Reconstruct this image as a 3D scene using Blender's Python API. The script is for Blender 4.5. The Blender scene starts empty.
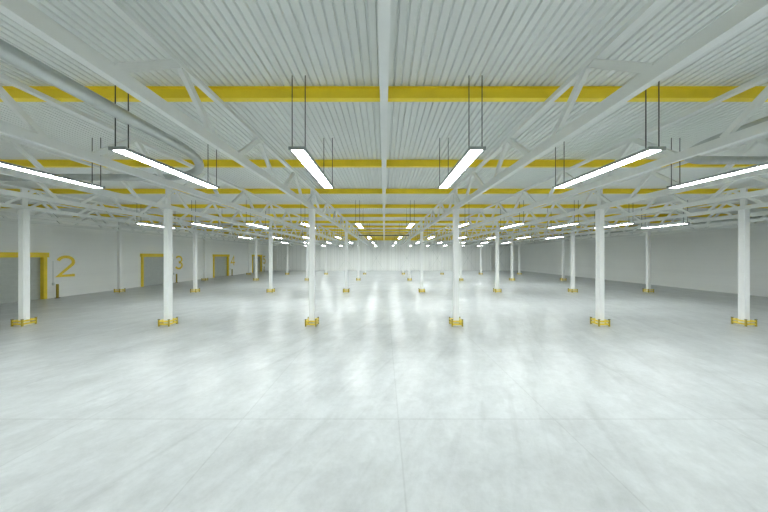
import bpy, math, random
from mathutils import Vector

# ---------------------------------------------------------------- camera, world, exposure
SC = bpy.context.scene
COL = SC.collection
CH = 3.84            # camera height above the floor
S = 8.0              # column spacing across the hall
BAY = 12.94          # column spacing along the hall

cam_data = bpy.data.cameras.new('camera')
cam_data.sensor_width = 36.0
cam_data.lens = 12.0
cam_data.clip_start = 0.05
cam_data.clip_end = 300
cam = bpy.data.objects.new('camera', cam_data)
COL.objects.link(cam)
cam.location = (0, 0, CH)
cam.rotation_euler = (math.radians(90), 0, 0)
SC.camera = cam

world = bpy.data.worlds.new('world')
SC.world = world
world.use_nodes = True
world.node_tree.nodes['Background'].inputs[0].default_value = (0.8, 0.9, 0.9, 1)
world.node_tree.nodes['Background'].inputs[1].default_value = 0.3

LAMP_STRENGTH = 61.0
LAMP_COLOR = (0.945, 1.0, 0.985, 1)
SC.view_settings.view_transform = 'Standard'
SC.view_settings.look = 'None'
SC.view_settings.gamma = 1.0
SC.view_settings.use_curve_mapping = False
SC.view_settings.exposure = 0.0
try:
    SC.cycles.max_bounces = 14
    SC.cycles.diffuse_bounces = 12
    SC.cycles.sample_clamp_indirect = 6.0
except Exception:
    pass

XL, XR = -30.3, 35.8
YB, YF = -14.0, 67.3
ZC = CH + 4.08        # underside of the roof deck
ROWS = [14.23, 27.12, 40.01, 52.95]
YEND = 66.9

# ---------------------------------------------------------------- materials
def new_mat(name, color, rough=0.5, metal=0.0, spec=0.5):
    m = bpy.data.materials.new(name)
    m.use_nodes = True
    b = m.node_tree.nodes['Principled BSDF']
    b.inputs['Base Color'].default_value = (*color, 1)
    b.inputs['Roughness'].default_value = rough
    b.inputs['Metallic'].default_value = metal
    b.inputs['Specular IOR Level'].default_value = spec
    return m

def mottle(m, color, amount=0.06, scale=3.0, detail=4.0):
    """slight procedural unevenness of the paint"""
    nt = m.node_tree
    b = nt.nodes['Principled BSDF']
    tc = nt.nodes.new('ShaderNodeTexCoord')
    n = nt.nodes.new('ShaderNodeTexNoise')
    n.inputs['Scale'].default_value = scale
    n.inputs['Detail'].default_value = detail
    r = nt.nodes.new('ShaderNodeValToRGB')
    r.color_ramp.elements[0].position = 0.3
    r.color_ramp.elements[1].position = 0.7
    r.color_ramp.elements[0].color = (*[c * (1 - amount) for c in color], 1)
    r.color_ramp.elements[1].color = (*[min(1, c * (1 + amount)) for c in color], 1)
    nt.links.new(tc.outputs['Object'], n.inputs['Vector'])
    nt.links.new(n.outputs['Fac'], r.inputs['Fac'])
    nt.links.new(r.outputs['Color'], b.inputs['Base Color'])
    return m

def paint(name, color, rough=0.5, metal=0.0, amount=0.05, scale=3.0):
    return mottle(new_mat(name, color, rough, metal), color, amount, scale)

M = {}
M['white'] = paint('white_steel_paint', (0.79, 0.81, 0.80), 0.45, amount=0.02)
M['column'] = paint('white_column_paint', (0.91, 0.92, 0.918), 0.4, amount=0.015)
M['deck'] = paint('roof_deck_paint', (0.75, 0.775, 0.76), 0.55, amount=0.02, scale=0.6)
M['yellow'] = paint('yellow_beam_paint', (0.90, 0.70, 0.03), 0.45, amount=0.05, scale=2)
M['door_yellow'] = paint('yellow_door_trim_paint', (0.88, 0.66, 0.04), 0.45, amount=0.06)
M['rail_yellow'] = paint('yellow_rail_paint', (0.82, 0.64, 0.07), 0.4, amount=0.08, scale=8)
M['post_yellow'] = paint('dark_yellow_post_paint', (0.40, 0.31, 0.03), 0.5, amount=0.12, scale=12)
M['black'] = paint('black_rod_paint', (0.02, 0.022, 0.022), 0.4)
M['housing'] = paint('grey_lamp_housing', (0.33, 0.36, 0.36), 0.4, 0.3)
M['duct'] = paint('galvanised_duct', (0.52, 0.55, 0.54), 0.38, 0.75, amount=0.06, scale=5)
M['duct_seam'] = paint('duct_seam', (0.40, 0.44, 0.42), 0.45, 0.3)
M['door_grey'] = paint('grey_door_panel', (0.47, 0.50, 0.48), 0.38, 0.3, amount=0.05)
M['dark'] = paint('dark_grey_steel', (0.07, 0.075, 0.075), 0.5)
M['brace'] = paint('grey_brace_steel', (0.72, 0.75, 0.74), 0.5)
M['pipe'] = paint('grey_plastic_pipe', (0.60, 0.64, 0.63), 0.5)

def diffuser_mat():
    m = bpy.data.materials.new('glowing_diffuser')
    m.use_nodes = True
    nt = m.node_tree
    b = nt.nodes['Principled BSDF']
    b.inputs['Base Color'].default_value = (0.9, 0.9, 0.9, 1)
    b.inputs['Emission Color'].default_value = LAMP_COLOR
    b.inputs['Emission Strength'].default_value = LAMP_STRENGTH
    return m
M['glow'] = diffuser_mat()

def floor_mat():
    m = new_mat('sealed_concrete', (0.75, 0.8, 0.78), 0.3)
    nt = m.node_tree; N = nt.nodes; L = nt.links
    b = N['Principled BSDF']
    tc = N.new('ShaderNodeTexCoord')
    def noise(scale, detail, sx=1, sy=1, rot=0.0, rough=0.6, dist=0.0):
        vr = N.new('ShaderNodeVectorRotate')
        vr.rotation_type = 'Z_AXIS'
        vr.inputs['Angle'].default_value = math.radians(rot)
        mp = N.new('ShaderNodeMapping')
        mp.inputs['Scale'].default_value = (sx, sy, 1)
        n = N.new('ShaderNodeTexNoise')
        n.inputs['Scale'].default_value = scale
        n.inputs['Detail'].default_value = detail
        n.inputs['Roughness'].default_value = rough
        n.inputs['Distortion'].default_value = dist
        L.new(tc.outputs['Object'], vr.inputs['Vector'])
        L.new(vr.outputs['Vector'], mp.inputs['Vector'])
        L.new(mp.outputs['Vector'], n.inputs['Vector'])
        return n.outputs['Fac']
    def ramp(fac, p0, p1, c0, c1):
        r = N.new('ShaderNodeMapRange')
        r.interpolation_type = 'SMOOTHSTEP'
        r.inputs['From Min'].default_value = p0
        r.inputs['From Max'].default_value = p1
        r.inputs['To Min'].default_value = c0
        r.inputs['To Max'].default_value = c1
        L.new(fac, r.inputs['Value'])
        return r.outputs['Result']
    def math_(op, a, v=None, c=None):
        n = N.new('ShaderNodeMath'); n.operation = op
        for i, q in enumerate((a, v, c)):
            if q is None: continue
            if isinstance(q, (int, float)): n.inputs[i].default_value = q
            else: L.new(q, n.inputs[i])
        return n.outputs[0]
    cloud = ramp(noise(0.30, 5), 0.3, 0.7, 0.95, 1.04)
    fine = ramp(noise(6.0, 8, rough=0.75), 0.25, 0.75, 0.94, 1.05)
    streak = ramp(noise(1.0, 5, 1.7, 0.14, 20), 0.32, 0.66, 0.955, 1.03)
    scuff = ramp(noise(1.0, 3, 3.2, 0.22, 24, 0.5, 0.4), 0.24, 0.44, 0.88, 1.0)
    wipe = ramp(noise(0.8, 5, 0.25, 1.2, -12), 0.36, 0.64, 0.965, 1.03)
    blot = math_('MULTIPLY', ramp(noise(0.9, 7, 1.0, 0.55, 15, 0.62, 0.3), 0.35, 0.65, 0.93, 1.04), ramp(noise(2.6, 8, 1.0, 0.7, 30, 0.7, 0.5), 0.3, 0.7, 0.93, 1.05))
    v = math_('MULTIPLY', math_('MULTIPLY', cloud, blot), fine)
    v = math_('MULTIPLY', v, streak)
    v = math_('MULTIPLY', v, scuff)
    v = math_('MULTIPLY', v, wipe)
    sep = N.new('ShaderNodeSeparateXYZ')
    L.new(tc.outputs['Object'], sep.inputs[0])
    # each slab poured a little differently
    sx = math_('FLOOR', math_('DIVIDE', math_('SUBTRACT', sep.outputs['X'], 0.34), 3.67))
    sy = math_('FLOOR', math_('DIVIDE', math_('SUBTRACT', sep.outputs['Y'], 6.03), 4.22))
    cmb = N.new('ShaderNodeCombineXYZ')
    L.new(sx, cmb.inputs[0]); L.new(sy, cmb.inputs[1])
    wn = N.new('ShaderNodeTexWhiteNoise'); wn.noise_dimensions = '2D'
    L.new(cmb.outputs[0], wn.inputs['Vector'])
    v = math_('MULTIPLY', v, ramp(wn.outputs['Value'], 0, 1, 0.975, 1.025))
    # saw-cut joints
    def joint(coord, off, pitch, half):
        q = math_('DIVIDE', math_('SUBTRACT', coord, off), pitch)
        d = math_('MULTIPLY', math_('ABSOLUTE', math_('SUBTRACT', q, math_('ROUND', q))), pitch)
        return ramp(d, half * 0.4, half, 0.0, 1.0)
    j = math_('MINIMUM', joint(sep.outputs['X'], 0.34, 3.67, 0.022), joint(sep.outputs['Y'], 6.03, 4.22, 0.03))
    v = math_('MULTIPLY', v, math_('MULTIPLY_ADD', j, 0.12, 0.88))
    mx = N.new('ShaderNodeMix'); mx.data_type = 'RGBA'; mx.blend_type = 'MULTIPLY'
    mx.inputs['Factor'].default_value = 1
    mx.inputs['A'].default_value = FLOOR_COLOR
    cv = N.new('ShaderNodeCombineColor')
    for i in range(3): L.new(v, cv.inputs[i])
    L.new(cv.outputs[0], mx.inputs['B'])
    L.new(mx.outputs['Result'], b.inputs['Base Color'])
    b.inputs['Roughness'].default_value = 0.29
    b.inputs['Specular IOR Level'].default_value = 0.38
    bp = N.new('ShaderNodeBump')
    bp.inputs['Strength'].default_value = 0.25
    bp.inputs['Distance'].default_value = 0.04
    L.new(noise(2.4, 9, 1.0, 0.8, 20, 0.68), bp.inputs['Height'])
    L.new(bp.outputs['Normal'], b.inputs['Normal'])
    return m
FLOOR_COLOR = (0.512, 0.535, 0.548, 1)
M['floor'] = floor_mat()

def wall_mat(name, color, axis, pitch, line=0.9, half=0.012, jitter=0.03):
    """sandwich-panel wall with fine panel seams along one axis"""
    m = new_mat(name, color, 0.55)
    nt = m.node_tree; N = nt.nodes; L = nt.links
    b = N['Principled BSDF']
    tc = N.new('ShaderNodeTexCoord')
    sep = N.new('ShaderNodeSeparateXYZ'); L.new(tc.outputs['Object'], sep.inputs[0])
    def math_(op, a, v=None, c=None):
        n = N.new('ShaderNodeMath'); n.operation = op
        for i, q in enumerate((a, v, c)):
            if q is None: continue
            if isinstance(q, (int, float)): n.inputs[i].default_value = q
            else: L.new(q, n.inputs[i])
        return n.outputs[0]
    q = math_('DIVIDE', sep.outputs[axis], pitch)
    d = math_('MULTIPLY', math_('ABSOLUTE', math_('SUBTRACT', q, math_('ROUND', q))), pitch)
    s = math_('MULTIPLY_ADD', math_('GREATER_THAN', d, half), 1 - line, line)
    wn = N.new('ShaderNodeTexWhiteNoise'); wn.noise_dimensions = '1D'
    L.new(math_('FLOOR', math_('ADD', q, 0.5)), wn.inputs['W'])
    s = math_('MULTIPLY', s, math_('MULTIPLY_ADD', wn.outputs['Value'], jitter, 1 - jitter / 2))
    n = N.new('ShaderNodeTexNoise'); n.inputs['Scale'].default_value = 0.4
    L.new(tc.outputs['Object'], n.inputs['Vector'])
    s = math_('MULTIPLY', s, math_('MULTIPLY_ADD', n.outputs['Fac'], 0.06, 0.97))
    cv = N.new('ShaderNodeCombineColor')
    for i in range(3):
        L.new(math_('MULTIPLY', s, color[i]), cv.inputs[i])
    L.new(cv.outputs[0], b.inputs['Base Color'])
    return m
WALL = (0.92, 0.932, 0.92)
M['wall_side'] = wall_mat('side_wall_panels', WALL, 'Z', 0.5, 0.96, 0.01, 0.02)
M['wall_end'] = wall_mat('end_wall_panels', WALL, 'X', 1.0, 0.82, 0.03, 0.08)

# ---------------------------------------------------------------- mesh builder
class MB:
    def __init__(self):
        self.v = []; self.f = []; self.sm = []
    def quadbox(self, c8):
        n = len(self.v); self.v += [tuple(p) for p in c8]
        for f in ((0, 3, 2, 1), (4, 5, 6, 7), (0, 1, 5, 4), (1, 2, 6, 5), (2, 3, 7, 6), (3, 0, 4, 7)):
            self.f.append(tuple(n + i for i in f)); self.sm.append(False)
    def box(self, x0, x1, y0, y1, z0, z1):
        self.quadbox([(x0, y0, z0), (x1, y0, z0), (x1, y1, z0), (x0, y1, z0),
                      (x0, y0, z1), (x1, y0, z1), (x1, y1, z1), (x0, y1, z1)])
        return self
    def cbox(self, x0, x1, y0, y1, z0, z1, c):
        """vertical prism with chamfered vertical edges"""
        pts = [(x0 + c, y0), (x1 - c, y0), (x1, y0 + c), (x1, y1 - c), (x1 - c, y1), (x0 + c, y1), (x0, y1 - c), (x0, y0 + c)]
        return self.prism(pts, z0, z1)
    def prism(self, pts, z0, z1):
        n = len(self.v); k = len(pts)
        self.v += [(x, y, z0) for x, y in pts] + [(x, y, z1) for x, y in pts]
        self.f.append(tuple(n + i for i in reversed(range(k)))); self.sm.append(False)
        self.f.append(tuple(n + k + i for i in range(k))); self.sm.append(False)
        for i in range(k):
            j = (i + 1) % k
            self.f.append((n + i, n + j, n + k + j, n + k + i)); self.sm.append(False)
        return self
    def profile_y(self, pts, y0, y1):
        """closed profile of (x, z) swept along Y"""
        n = len(self.v); k = len(pts)
        self.v += [(x, y0, z) for x, z in pts] + [(x, y1, z) for x, z in pts]
        self.f.append(tuple(n + i for i in range(k))); self.sm.append(False)
        self.f.append(tuple(n + k + i for i in reversed(range(k)))); self.sm.append(False)
        for i in range(k):
            j = (i + 1) % k
            self.f.append((n + j, n + i, n + k + i, n + k + j)); self.sm.append(False)
        return self
    def profile_x(self, pts, x0, x1):
        """closed profile of (y, z) swept along X"""
        n = len(self.v); k = len(pts)
        self.v += [(x0, y, z) for y, z in pts] + [(x1, y, z) for y, z in pts]
        self.f.append(tuple(n + i for i in reversed(range(k)))); self.sm.append(False)
        self.f.append(tuple(n + k + i for i in range(k))); self.sm.append(False)
        for i in range(k):
            j = (i + 1) % k
            self.f.append((n + i, n + j, n + k + j, n + k + i)); self.sm.append(False)
        return self
    def bar(self, p, q, w, h, up=Vector((1, 0, 0))):
        """rectangular bar from p to q; w along 'up', h across"""
        p = Vector(p); q = Vector(q); d = (q - p).normalized()
        a = (up - d * up.dot(d)).normalized() * (w / 2)
        b = d.cross(a).normalized() * (h / 2)
        self.quadbox([p - a - b, p + a - b, p + a + b, p - a + b, q - a - b, q + a - b, q + a + b, q - a + b])
        return self
    def tube(self, path, r, seg=12, cap=True):
        path = [Vector(p) for p in path]
        n0 = len(self.v)
        for i, p in enumerate(path):
            if i == 0: d = path[1] - p
            elif i == len(path) - 1: d = p - path[-2]
            else: d = (path[i + 1] - p).normalized() + (p - path[i - 1]).normalized()
            d.normalize()
            u = Vector((0, 0, 1)) if abs(d.z) < 0.9 else Vector((1, 0, 0))
            a = d.cross(u).normalized(); b = a.cross(d).normalized()
            for k in range(seg):
                t = 2 * math.pi * k / seg
                self.v.append(tuple(p + a * (r * math.cos(t)) + b * (r * math.sin(t))))
        for i in range(len(path) - 1):
            for k in range(seg):
                j = (k + 1) % seg
                a0 = n0 + i * seg; a1 = a0 + seg
                self.f.append((a0 + k, a1 + k, a1 + j, a0 + j)); self.sm.append(True)
        if cap:
            self.f.append(tuple(n0 + k for k in range(seg))); self.sm.append(False)
            e = n0 + (len(path) - 1) * seg
            self.f.append(tuple(e + k for k in reversed(range(seg)))); self.sm.append(False)
        return self
    def build(self, name, mat, parent=None):
        me = bpy.data.meshes.new(name)
        me.from_pydata(self.v, [], self.f)
        me.polygons.foreach_set('use_smooth', self.sm)
        me.materials.append(mat)
        me.update()
        o = bpy.data.objects.new(name, me)
        COL.objects.link(o)
        if parent is not None: o.parent = parent
        return o

def tag(o, label=None, cat=None, group=None, kind=None):
    if label: o['label'] = label
    if cat: o['category'] = cat
    if group: o['group'] = group
    if kind: o['kind'] = kind
    return o

def thing(name, label, cat, loc=(0, 0, 0), group=None):
    o = bpy.data.objects.new(name, None)
    o.empty_display_size = 0.2
    COL.objects.link(o)
    o.location = loc
    return tag(o, label, cat, group)

def struct(name, mb, mat, parent=None):
    o = mb.build(name, mat, parent)
    if parent is None: o['kind'] = 'structure'
    return o

def dup(root, loc, label=None):
    r = root.copy(); COL.objects.link(r); r.location = loc
    if label: r['label'] = label
    for ch in list(root.children):
        c = ch.copy(); COL.objects.link(c); c.parent = r
        for g in list(ch.children):
            d = g.copy(); COL.objects.link(d); d.parent = c
    return r

ORD = ['first', 'second', 'third', 'fourth', 'fifth', 'sixth', 'seventh', 'eighth', 'ninth', 'tenth',
       'eleventh', 'twelfth', 'thirteenth', 'fourteenth', 'fifteenth', 'sixteenth', 'seventeenth', 'eighteenth']
def side_phrase(i_left, i_right):
    """i-th counted outward from the centre"""
    if i_left is not None:
        return f'{ORD[i_left]} left of the centre line'
    return f'{ORD[i_right]} right of the centre line'
ROWNAME = ['nearest', 'second', 'third', 'fourth']

# ---------------------------------------------------------------- structure
T = 0.3
struct('floor', MB().box(XL - T, XR + T, YB - T, YF + T, -0.3, 0), M['floor'])

# trapezoid roof deck: flat pans with narrow upward flutes, running along the hall
pitch, gw, gd = 0.1755, 0.058, 0.050
mb = MB()
pts = []
x = XL - T
k0 = math.ceil((XL - 0.06) / pitch)
pts.append((XL - T, ZC))
xx = k0 * pitch + 0.06
while xx < XR - 0.05:
    if xx - gw / 2 > XL:
        pts += [(xx - gw / 2, ZC), (xx - gw / 2 + 0.018, ZC + gd), (xx + gw / 2 - 0.018, ZC + gd), (xx + gw / 2, ZC)]
    xx += pitch
pts.append((XR + T, ZC))
n = len(pts)
vs = [(px, YB - T, pz) for px, pz in pts] + [(px, YF + T, pz) for px, pz in pts]
mb.v = vs
for i in range(n - 1):
    mb.f.append((i, i + n, i + n + 1, i + 1)); mb.sm.append(False)
mb.box(XL - T, XR + T, YB - T, YF + T, ZC + gd + 0.01, ZC + 0.35)
struct('ceiling', mb, M['deck'])

struct('wall_right', MB().box(XR, XR + T, YB, YF, 0, ZC + gd), M['wall_side'])
struct('wall_far', MB().box(XL - T, XR + T, YF, YF + T, 0, ZC + gd), M['wall_end'])
struct('wall_back', MB().box(XL - T, XR + T, YB - T, YB, 0, ZC + gd), M['wall_end'])

# left wall with openings for the loading doors
DP = 13.45
door_y = [(18.45 + DP * k, 22.93 + DP * k) for k in (-1, 0, 1, 2, 3)]   # outer edges of the yellow frames
FT, HT = 0.24, 0.42      # jamb and header width
DH = 4.14
wl = MB()
ys = YB
for (a, b_) in door_y:
    wl.box(XL - T, XL, ys, a + 0.12, 0, ZC + gd)
    wl.box(XL - T, XL, a + 0.12, b_ - 0.12, DH - 0.1, ZC + gd)
    ys = b_ - 0.12
wl.box(XL - T, XL, ys, YF, 0, ZC + gd)
struct('wall_left', wl, M['wall_side'])

for k, (a, b_) in enumerate(door_y):
    y0, y1 = a + FT, b_ - FT
    h = DH - HT
    d = bpy.data.objects.new(f'door_{k + 1}', None)
    COL.objects.link(d)
    d.location = (XL, (a + b_) / 2, 0)
    d['kind'] = 'structure'
    yc = (a + b_) / 2
    prof = []
    # sectional panel: ribbed in horizontal sections
    nsec = 8
    sh = h / nsec
    sl = MB()
    xo = -0.17
    pr = [(xo - 0.05, 0.0)]
    for i in range(nsec):
        z0 = i * sh
        pr += [(xo, z0 + 0.008), (xo, z0 + sh * 0.30), (xo - 0.012, z0 + sh * 0.33), (xo - 0.012, z0 + sh * 0.37),
               (xo, z0 + sh * 0.40), (xo, z0 + sh * 0.63), (xo - 0.012, z0 + sh * 0.66), (xo - 0.012, z0 + sh * 0.70),
               (xo, z0 + sh * 0.73), (xo, z0 + sh - 0.008), (xo - 0.02, z0 + sh)]
    pr += [(xo - 0.05, h)]
    sl.profile_y(pr, y0 - yc, y1 - yc)
    sl.build('door_panel', M['door_grey'], d)
    fr = MB()
    fr.box(-0.17, 0.14, a - yc, y0 - yc, 0, h)
    fr.box(-0.17, 0.14, y1 - yc, b_ - yc, 0, h)
    fr.build('door_frame', M['door_yellow'], d)
    MB().box(-0.17, 0.20, a - yc - 0.10, b_ - yc + 0.10, h, DH).build('door_header', M['door_yellow'], d)

# cross bracing rods on the far wall
tb = CH + 2.5
for i in range(-4, 5):
    x0 = (i + 0.5) * S
    if x0 < XL or x0 + S / 2 > XR: continue
    where = (f'{ORD[-i - 1]} brace left of the centre line' if i < 0 else f'{ORD[i]} brace right of the centre line')
    t = thing('cross_brace', f'grey steel cross brace on the far wall, {where}', 'brace', (x0 + S / 4, YF - 0.12, 0), 'cross braces on the far wall')
    for s in (-1, 1):
        MB().bar((-s * (S / 4 - 0.16), s * 0.035, 0.25), (s * (S / 4 - 0.16), s * 0.035, tb), 0.05, 0.05, Vector((0, 1, 0))).build('brace_rod', M['brace'], t)
    MB().tube([(0, -0.08, (tb + 0.25) / 2), (0, 0.10, (tb + 0.25) / 2)], 0.16, 16).build('connector', M['brace'], t)

# ---------------------------------------------------------------- columns and their guards
HB = CH + 2.584          # underside of the bottom chords
cw = 0.142
def make_column(loc, label, group, top):
    t = thing('steel_column', label, 'column', loc, group)
    sh = MB()
    c, g, gdp = 0.012, 0.05, 0.012
    # box section with a shallow vertical groove near each edge
    pts = []
    for q in range(4):
        ca, sa = [(1, 0), (0, 1), (-1, 0), (0, -1)][q]
        loc_pts = [(-cw + c, -cw), (-g - 0.008, -cw), (-g, -cw + gdp), (-g + 0.012, -cw + gdp), (-g + 0.02, -cw),
                   (g - 0.02, -cw), (g - 0.012, -cw + gdp), (g, -cw + gdp), (g + 0.008, -cw), (cw - c, -cw)]
        for (x_, y_) in loc_pts:
            pts.append((x_ * ca - y_ * sa, x_ * sa + y_ * ca))
    sh.prism(pts, 0.03, top - 0.03)
    sh.build('shaft', M['column'], t)
    MB().box(-0.21, 0.21, -0.21, 0.21, 0, 0.03).build('base_plate', M['column'], t)
    MB().box(-0.18, 0.18, -0.18, 0.18, top - 0.03, top).build('cap_plate', M['column'], t)
    return t

def col_name(ix):
    if ix < 0: return side_phrase(-ix - 1, None)
    return side_phrase(None, ix)

GUARD_H = 0.37
def make_guard(loc, label):
    t = thing('column_guard', label, 'guard rail', loc, 'yellow guards around the column feet')
    r = 0.275
    for sx in (-1, 1):
        for sy in (-1, 1):
            p = MB().cbox(sx * r - 0.036, sx * r + 0.036, sy * r - 0.036, sy * r + 0.036, 0, GUARD_H, 0.012)
            po = p.build('post', M['post_yellow'], t)
            MB().box(sx * r - 0.042, sx * r + 0.042, sy * r - 0.042, sy * r + 0.042, GUARD_H, GUARD_H + 0.02).build('post_cap', M['dark'], po)
    for z in (0.12, 0.28):
        for s in (-1, 1):
            MB().bar((-r + 0.036, s * r, z), (r - 0.036, s * r, z), 0.075, 0.05, Vector((0, 0, 1))).build('rail', M['rail_yellow'], t)
            MB().bar((s * r, -r + 0.036, z), (s * r, r - 0.036, z), 0.075, 0.05, Vector((0, 0, 1))).build('rail', M['rail_yellow'], t)
    return t

col0 = guard0 = None
for ri, y in enumerate(ROWS + [YEND]):
    for ix in range(-4, 4):
        xk = (ix + 0.5) * S
        end = ri == 4
        if end:
            lab = f'white square column standing against the far wall, {col_name(ix)}'
        else:
            lab = f'white square column with yellow guard, {ROWNAME[ri]} row, {col_name(ix)}'
        if col0 is None:
            col0 = make_column((xk, y, 0), lab, 'white square columns', HB)
        else:
            dup(col0, (xk, y, 0), lab)
        if not end:
            gl = f'low yellow guard rail around column foot, {ROWNAME[ri]} row, {col_name(ix)}'
            if guard0 is None: guard0 = make_guard((xk, y, 0), gl)
            else: dup(guard0, (xk, y, 0), gl)

# ---------------------------------------------------------------- roof trusses along the hall
B0, B1 = 2.584, 2.80      # bottom chord, above the camera
T0, T1 = 3.69, 3.79      # top chord
W = 0.066
def make_truss(loc, label, posts):
    t = thing('roof_truss', label, 'truss', loc, 'white roof trusses')
    ya, yb = YB + 0.02, YF - 0.02
    MB().box(-W, W, ya, yb, B0, B1).build('bottom_chord', M['white'], t)
    MB().box(-W, W, ya, yb, T0, T1).build('top_chord', M['white'], t)
    j = -6
    while True:
        Tn = 4.98 + 3.24 * j
        j += 1
        if Tn > yb - 0.1: break
        if Tn < ya + 0.1: continue
        for yl in (Tn + 1.05, Tn - 1.18):
            if ya + 0.1 < yl < yb - 0.1:
                s = 1 if yl > Tn else -1
                MB().bar((0, Tn + s * 0.05, T0 + 0.02), (0, yl, B1 - 0.02), 0.10, 0.13).build('web_member', M['white'], t)
    if posts:
        for y in ROWS:
            MB().box(-0.06, 0.06, y - 0.11, y + 0.11, B1 - 0.01, T0 + 0.01).build('web_post', M['white'], t)
    return t

tr = {}
for k in range(-7, 9):
    odd = k % 2 != 0
    if k == 0: w = 'directly above the centre line'
    elif k < 0: w = f'{ORD[-k - 1]} left of the centre line'
    else: w = f'{ORD[k - 1]} right of the centre line'
    lab = f'long white steel roof truss with zigzag webs, {w}'
    loc = (k * S / 2, 0, CH)
    if odd not in tr: tr[odd] = make_truss(loc, lab, odd and True)
    else: dup(tr[odd], loc, lab)

# ---------------------------------------------------------------- yellow cross beams under the deck
BT = ZC
BB = CH + 3.795
def make_beam(y, label):
    t = thing('roof_beam', label, 'beam', (0, y, 0), 'yellow roof beams')
    f = 0.078
    x0, x1 = XL + 0.01, XR - 0.01
    pr = [(-f, BB), (f, BB), (f, BB + 0.014), (0.012, BB + 0.018), (0.012, BT - 0.018), (f, BT - 0.014),
          (f, BT - 0.002), (-f, BT - 0.002), (-f, BT - 0.014), (-0.012, BT - 0.018), (-0.012, BB + 0.018), (-f, BB + 0.014)]
    m = MB().profile_x(pr, x0, x1)
    m.build('beam_section', M['yellow'], t)
    return t
beam_ys = [6.225 + 4.68 * k for k in range(-4, 14)]
b0 = None
cnt = 0
for y in beam_ys:
    if y > YF - 0.5: break
    if y < 5: lab = f'yellow cross beam under the roof deck, {ORD[int((5 - y) // 4.69)]} behind the camera'
    else:
        lab = f'yellow cross beam under the roof deck, {ORD[cnt]} counted from the camera'
        cnt += 1
    if b0 is None:
        o = make_beam(y, lab)
        # a single mesh is enough: keep the mesh as the top-level object
        ch = o.children[0]
        ch.parent = None; ch.location = (0, y, 0); ch.name = 'yellow_roof_beam'
        tag(ch, lab, 'beam', 'yellow roof beams')
        bpy.data.objects.remove(o)
        b0 = ch
    else:
        c = b0.copy(); COL.objects.link(c); c.location = (0, y, 0); c['label'] = lab

# ---------------------------------------------------------------- hanging strip lights
LZ = CH + 2.362
LL, LW = 3.21, 0.345
def make_light(loc, label):
    t = thing('strip_light', label, 'lamp', loc, 'hanging strip lights')
    h = LW / 2
    hs = MB()
    hs.box(-h, h, 0, LL, 0.0285, 0.064)
    hs.box(-h - 0.004, -h + 0.033, 0, LL, 0.0, 0.064)
    hs.box(h - 0.033, h + 0.004, 0, LL, 0.0, 0.064)
    hs.build('housing', M['housing'], t)
    MB().box(-h + 0.034, h - 0.034, 0.03, LL - 0.03, 0.003, 0.028).build('diffuser', M['glow'], t)
    for y in (-0.03, LL):
        MB().box(-h - 0.02, h + 0.02, y, y + 0.03, -0.004, 0.07).build('end_cap', M['housing'], t)
    top = ZC - LZ
    for y in (0.08, LL - 0.08):
        for x in (-h + 0.025, h - 0.025):
            MB().tube([(x, y, 0.06), (x, y, top)], 0.011, 8).build('hanging_rod', M['black'], t)
    return t
l0 = None
LROW = ['behind the camera', 'nearest row', 'second row', 'third row', 'fourth row', 'farthest row']
for r in range(6):
    y = 5.71 + BAY * (r - 1)
    for k in range(-5, 6):
        x = 0.07 + (0.25 + 0.5 * k) * S
        w = (f'{ORD[-k - 1]} left of centre' if k < 0 else f'{ORD[k]} right of centre')
        lab = f'glowing strip light on thin black rods, {LROW[r]}, {w}'
        if l0 is None: l0 = make_light((x, y, LZ), lab)
        else: dup(l0, (x, y, LZ), lab)

# ---------------------------------------------------------------- ventilation ducts
def duct(path, r, label, seams):
    t = thing('air_duct', label, 'duct', path[0])
    o = Vector(path[0])
    MB().tube([Vector(p) - o for p in path], r, 24).build('pipe', M['duct'], t)
    # flange rings where sections join
    for (p, d) in seams:
        p = Vector(p) - o; d = Vector(d)
        MB().tube([p - d * 0.02, p + d * 0.02], r + 0.012, 24).build('joint_ring', M['duct_seam'], t)
    return t
HD = CH + 2.955
R = 3.0
xd, yd = -5.47, 9.62
path = [(xd, YB + 0.05, HD), (xd, yd - R, HD)]
for i in range(1, 17):
    a = math.pi / 2 * i / 16
    path.append((xd - R * (1 - math.cos(a)), yd - R + R * math.sin(a), HD))
path.append((XL + 0.02, yd, HD))
duct(path, 0.125, 'round grey air duct bending left below the roof, left of the centre aisle',
     [((xd, 1.5, HD), (0, 1, 0)), ((-13.5, yd, HD), (1, 0, 0)), ((-19.5, yd, HD), (1, 0, 0))])
R = 1.5
xd, yd = 8.45, 7.9
path = [(xd, YB + 0.05, HD), (xd, yd - R, HD)]
for i in range(1, 17):
    a = math.pi / 2 * i / 16
    path.append((xd + R * (1 - math.cos(a)), yd - R + R * math.sin(a), HD))
path.append((30.44, yd, HD))
duct(path, 0.12, 'round grey air duct bending right below the roof, towards the right wall',
     [((17.5, yd, HD), (1, 0, 0))])
duct([(30.6, YB + 0.05, CH + 3.12), (30.6, YF - 0.05, CH + 3.12)], 0.14,
     'straight grey air duct running high along the right wall', [((30.6, 12.0 + 6 * i, CH + 3.12), (0, 1, 0)) for i in range(8)])

# dark cable tray between the third pair of columns
t = thing('cable_tray', 'dark thin cable tray spanning the centre aisle below the roof, third column row', 'tray', (0, ROWS[2], CH + 3.2))
MB().box(-3.94, 3.94, -0.10, 0.10, -0.05, -0.03).build('tray_bottom', M['dark'], t)
for s in (-1, 1):
    MB().box(-3.94, 3.94, s * 0.10 - 0.01, s * 0.10 + 0.01, -0.05, 0.07).build('tray_side', M['dark'], t)

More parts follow.
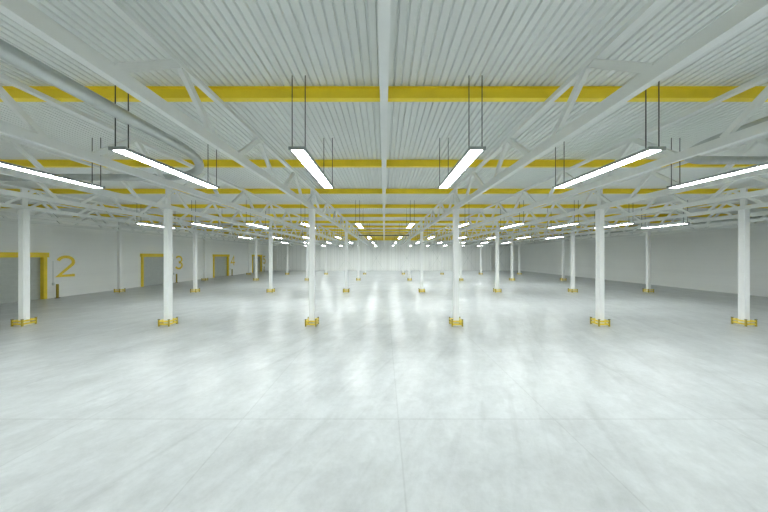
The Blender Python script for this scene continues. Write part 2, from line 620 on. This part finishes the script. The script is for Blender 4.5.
# ---------------------------------------------------------------- dock numbers, bollards, conduits on the left wall
def arc(cx, cy, rx, ry, a0, a1, n=14):
    return [(cx + rx * math.cos(math.radians(a0 + (a1 - a0) * i / n)), cy + ry * math.sin(math.radians(a0 + (a1 - a0) * i / n))) for i in range(n + 1)]
GL = {
    '2': [arc(0.47, 0.72, 0.42, 0.27, 165, -32, 18) + [(0.07, 0.0), (0.97, 0.0)]],
    '3': [arc(0.45, 0.755, 0.38, 0.235, 150, -90, 16) + arc(0.45, 0.265, 0.43, 0.255, 90, -155, 18)],
    '4': [[(0.72, 0.0), (0.72, 1.0), (0.04, 0.30), (0.98, 0.30)]],
    '5': [[(0.86, 1.0), (0.20, 1.0), (0.14, 0.55)] + arc(0.45, 0.31, 0.43, 0.30, 125, -150, 18)],
}
def ribbon(path, w, th, wid, hei):
    """flat stroke in the wall plane (Y, Z), standing th off the wall"""
    P = [Vector((x * wid, y * hei)) for x, y in path]
    Lp, Rp = [], []
    for i, p in enumerate(P):
        if i == 0: d = (P[1] - p).normalized(); nrm = Vector((-d.y, d.x)); sc = 1
        elif i == len(P) - 1: d = (p - P[-2]).normalized(); nrm = Vector((-d.y, d.x)); sc = 1
        else:
            d0 = (p - P[i - 1]).normalized(); d1 = (P[i + 1] - p).normalized()
            n0 = Vector((-d0.y, d0.x)); n1 = Vector((-d1.y, d1.x))
            nrm = (n0 + n1).normalized(); sc = min(2.0, 1 / max(0.3, nrm.dot(n1)))
        Lp.append(p + nrm * w / 2 * sc); Rp.append(p - nrm * w / 2 * sc)
    mb = MB()
    n = len(P)
    mb.v = [(th, q.x, q.y) for q in Lp] + [(th, q.x, q.y) for q in Rp] + [(0, q.x, q.y) for q in Lp] + [(0, q.x, q.y) for q in Rp]
    for i in range(n - 1):
        mb.f.append((i, i + n, i + n + 1, i + 1)); mb.sm.append(False)
        mb.f.append((i, i + 1, i + 2 * n + 1, i + 2 * n)); mb.sm.append(False)
        mb.f.append((i + n, i + 3 * n, i + 3 * n + 1, i + n + 1)); mb.sm.append(False)
    for i in (0, n - 1):
        mb.f.append((i, i + 2 * n, i + 3 * n, i + n)); mb.sm.append(False)
    return mb
for k in range(1, 5):
    y = 23.72 + DP * (k - 1)
    ch = '12345'[k]
    word = ('one', 'two', 'three', 'four', 'five')[k]
    o = ribbon(GL[ch][0], 0.265, 0.012, 1.40, 1.80).build('dock_number', M['door_yellow'])
    o.location = (XL + 0.002, y, 1.98)
    tag(o, f'large yellow numeral {word} on the left wall beside a loading door', 'number', 'yellow dock numbers')
    # bollard
    yb = 23.4 + DP * (k - 1)
    t = thing('bollard', f'dark yellow bollard under the yellow numeral {word}', 'bollard', (-29.85, yb, 0), 'bollards beside the doors')
    MB().tube([(0, 0, 0.02), (0, 0, 1.22)], 0.088, 20).build('post', M['post_yellow'], t)
    MB().tube([(0, 0, 1.22), (0, 0, 1.27)], 0.085, 20).build('cap', M['post_yellow'], t)
    MB().tube([(0, 0, 0), (0, 0, 0.035)], 0.17, 20).build('base_plate', M['dark'], t)
    # door control with its conduit
    yc = 23.42 + DP * (k - 1)
    t = thing('wall_conduit', f'thin grey conduit with control box left of the yellow numeral {word}', 'conduit', (XL, yc, 0), 'conduits beside the doors')
    MB().tube([(0.022, 0, 1.40), (0.022, 0, 3.4)], 0.018, 10).build('pipe', M['pipe'], t)
    MB().box(0, 0.07, -0.07, 0.07, 1.15, 1.40).build('control_box', M['pipe'], t)
